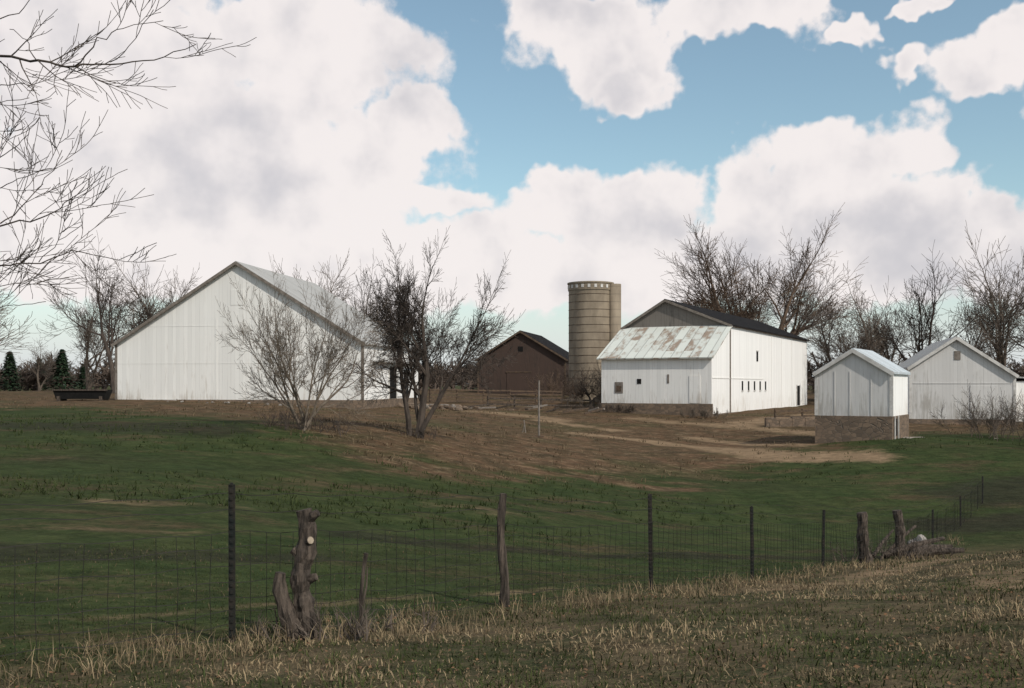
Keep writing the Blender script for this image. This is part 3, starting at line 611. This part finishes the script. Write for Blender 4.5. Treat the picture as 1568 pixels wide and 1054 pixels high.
# weed tufts over the slope
cx,cy,ci=scatter(5200,6,.03,14,88,5,200,22.); cl=r.random(ci.max()+1)[ci]; t=r.random((len(cx),1)); up=(cy>np.interp(cx,[-25,-12,-6,0,8,16,24],[60,45,36,37,44,55,60]))
col=np.where(up[:,None],tan2*1.1*t+np.array([.08,.06,.035])*(1-t),np.array([.05,.062,.024])*t+grn*(1-t))
k=nz(cx,cy,.35,2.)+cl*.5>.72; blades('weed_tufts',cx[k],cy[k],(r.uniform(.05,.2,len(cx))*(.5+cl))[k],(.01+.0002*cy)[k],.8,M_blade,9,col[k])
# fallen leaves
r=np.random.default_rng(12); nl=4500; Y=3*np.exp(r.uniform(0,2.1,nl*2)); X=r.uniform(-.6,.75,nl*2)*Y; k=(fdist(X,Y)<.5)&(nz(X,Y,.9,3.)+r.random(nl*2)*.5>.8); X=X[k][:nl];Y=Y[k][:nl]; nl=len(X); Zl=Hn(X,Y)+r.uniform(.01,.05,nl)
s1=r.normal(0,1,(nl,3)); s1/=np.linalg.norm(s1,axis=1)[:,None]; s1[:,2]*=.4; s2=np.cross(s1,r.normal(0,1,(nl,3))+[0,0,2.]); s2/=np.linalg.norm(s2,axis=1)[:,None]
c0=np.stack([X,Y,Zl],-1); sz=r.uniform(.01,.024,nl)[:,None]; V=np.stack([c0-s1*sz,c0-s2*sz*.6,c0+s1*sz,c0+s2*sz*.6],1).reshape(-1,3)
me=bpy.data.meshes.new('fallen_leaves'); me.vertices.add(len(V)); me.vertices.foreach_set('co',V.ravel()); me.loops.add(len(V)); me.loops.foreach_set('vertex_index',np.arange(len(V))); me.polygons.add(nl); me.polygons.foreach_set('loop_start',np.arange(nl)*4); me.update(calc_edges=True)
me.materials.append(noisy('dead_leaf',(.17,.095,.05),(.1,.06,.035),6,.9,0)); sc.collection.objects.link(bpy.data.objects.new('fallen_leaves',me))
# ------------------------------------------------------------ world: sky and clouds
SH=math.cos(math.radians(40)); SUN=Vector((.68*SH,-.73*SH,math.sin(math.radians(40))))
w=bpy.data.worlds.new('World'); sc.world=w; w.use_nodes=True; nt=w.node_tree; bg=nt.nodes['Background']
w.cycles.sampling_method='MANUAL'; w.cycles.sample_map_resolution=256
sky=N(nt,'ShaderNodeTexSky',sky_type='NISHITA'); sky.sun_disc=False; sky.sun_elevation=math.radians(40); sky.sun_rotation=math.atan2(SUN.x,SUN.y); sky.dust_density=.6; sky.ozone_density=1.2
tc=N(nt,'ShaderNodeTexCoord'); sp=N(nt,'ShaderNodeSeparateXYZ'); nt.links.new(tc.outputs['Generated'],sp.inputs[0])
az=mth(nt,'ARCTAN2',sp.outputs[0],sp.outputs[1]); el=mth(nt,'ARCSINE',sp.outputs[2])
cb=N(nt,'ShaderNodeCombineXYZ'); nt.links.new(az,cb.inputs[0]); nt.links.new(el,cb.inputs[1]); UV=cb.outputs[0]
def vadd(v,off):
    ad=N(nt,'ShaderNodeVectorMath',operation='ADD'); nt.links.new(v,ad.inputs[0]); ad.inputs[1].default_value=off; return ad.outputs[0]
def vnoise(scale,detail,off,rough=.6):
    nd=N(nt,'ShaderNodeTexNoise'); nd.noise_dimensions='2D'; nd.inputs['Scale'].default_value=scale; nd.inputs['Detail'].default_value=detail; nd.inputs['Roughness'].default_value=rough
    nt.links.new(vadd(UV,off),nd.inputs['Vector']); return nd
def warp(src,scale,detail,amp,off):
    wn=vnoise(scale,detail,off); wv=N(nt,'ShaderNodeVectorMath',operation='MULTIPLY_ADD'); nt.links.new(wn.outputs['Color'],wv.inputs[0]); wv.inputs[1].default_value=(amp,amp*.8,0); wv.inputs[2].default_value=(-amp/2,-amp*.4,0)
    wa=N(nt,'ShaderNodeVectorMath',operation='ADD'); nt.links.new(src,wa.inputs[0]); nt.links.new(wv.outputs[0],wa.inputs[1]); return wa.outputs[0]
UW=warp(UV,9,4,.13,(3,1,0))
BL=[(450,70,210,85),(120,100,340,160),(300,250,350,150),(620,180,90,50),(575,245,90,80),(480,310,230,90),(150,350,350,90),(660,312,75,42),(-250,200,350,250),
(900,330,150,75),(850,300,70,45),(960,300,70,42),(1020,325,78,50),(1150,285,62,64),(1290,260,125,60),(1385,222,64,54),(1200,340,200,65),(1350,330,135,62),(1490,360,140,50),(784,415,1200,72),
(920,55,135,68),(870,15,110,45),(1000,90,64,46),(950,130,50,38),(1130,30,130,38),(1200,12,70,26),(1300,50,36,26),(1368,94,48,26),(1490,102,95,44),(1545,75,60,30),(1420,8,50,16),
(1750,300,160,110),(1900,80,200,90),(500,-150,300,80),(1100,-250,260,80)]
cur=None
for (px,py,rx,ry) in BL:
    a0=math.atan((px-784)/1600); e0=math.atan((590-py)/1600*math.cos(a0)); ix=1600/rx/(math.cos(a0)**2 if abs(a0)<.6 else 1)*.95; iy=1600/ry
    ma=N(nt,'ShaderNodeVectorMath',operation='MULTIPLY_ADD'); nt.links.new(UW,ma.inputs[0]); ma.inputs[1].default_value=(ix,iy,0); ma.inputs[2].default_value=(-a0*ix,-e0*iy,0)
    le=N(nt,'ShaderNodeVectorMath',operation='LENGTH'); nt.links.new(ma.outputs[0],le.inputs[0])
    cur=le.outputs['Value'] if cur is None else mth(nt,'SMOOTH_MIN',cur,le.outputs['Value'],.15)
n1_=vnoise(17,6,(0,0,0),.62).outputs[0]; n2_=vnoise(11,4,(-.03,-.035,0),.55).outputs[0]; n3_=vnoise(11,4,(0,0,0),.55).outputs[0]
vo=N(nt,'ShaderNodeTexVoronoi',feature='F1',voronoi_dimensions='2D'); vo.inputs['Scale'].default_value=22; nt.links.new(UW,vo.inputs['Vector'])
f1=mth(nt,'ADD',mth(nt,'MULTIPLY',n1_,.75),mth(nt,'MULTIPLY',mth(nt,'SUBTRACT',1.,vo.outputs['Distance']),.23)); f3=vnoise(4.5,3,(5,2,0)).outputs[0]
far=sstep(nt,mth(nt,'ABSOLUTE',az),.62,.95); 
dens=mth(nt,'SUBTRACT',1.0,cur); dens=mth(nt,'MINIMUM',dens,.6)
dn=mth(nt,'MULTIPLY',mth(nt,'SUBTRACT',f3,.5),3.); high=sstep(nt,el,.45,.6); sw=mth(nt,'MAXIMUM',far,high)
dens=mth(nt,'ADD',mth(nt,'MULTIPLY',dens,mth(nt,'SUBTRACT',1.,sw)),mth(nt,'MULTIPLY',dn,sw))
dd=mth(nt,'ADD',dens,mth(nt,'MULTIPLY',mth(nt,'SUBTRACT',f1,.5),1.15))
mask=sstep(nt,dd,-.08,.24)
rel=mth(nt,'MULTIPLY',mth(nt,'SUBTRACT',n2_,n3_),1.3)
shd=mth(nt,'ADD',mth(nt,'ADD',.76,rel),mth(nt,'MULTIPLY',mth(nt,'SUBTRACT',.5,f3),2.0)); shd=mth(nt,'ADD',shd,mth(nt,'MULTIPLY',mth(nt,'SUBTRACT',.25,dd),.5))
shd=sstep(nt,shd,-.1,.9)
cl=mix(nt,shd,(6.3,6.1,6.4),(9.2,8.6,8.45))
skc=mix(nt,1.,sky.outputs[0],(1.36,1.46,1.28),'MULTIPLY'); skc=mix(nt,.06,skc,(6.5,6.6,6.6))
hz=sstep(nt,el,.15,-.01); skc=mix(nt,hz,skc,(6.9,7.2,7.5))
res=mix(nt,mth(nt,'MULTIPLY',mask,.97),skc,cl)
nt.links.new(res,bg.inputs[0]); bg.inputs[1].default_value=.1
sd=bpy.data.lights.new('sun','SUN'); sd.energy=3.2; sd.angle=math.radians(.6); sd.color=(1,.94,.85); so=bpy.data.objects.new('sun',sd); sc.collection.objects.link(so); so.rotation_euler=SUN.to_track_quat('Z','Y').to_euler(); so.location=(20,-20,40)
# ------------------------------------------------------------ camera
cd=bpy.data.cameras.new('camera'); co=bpy.data.objects.new('camera',cd); sc.collection.objects.link(co); co.location=(0,0,EYE); co.rotation_euler=(math.radians(90),0,0)
cd.sensor_width=36; cd.lens=36*1600/1568; cd.shift_y=63/1568; cd.clip_start=.05; cd.clip_end=9000; sc.camera=co
sc.view_settings.view_transform='Standard'; sc.view_settings.look='None'; sc.view_settings.exposure=0
print('objs',len(sc.objects),'cam ground',H(0,0))
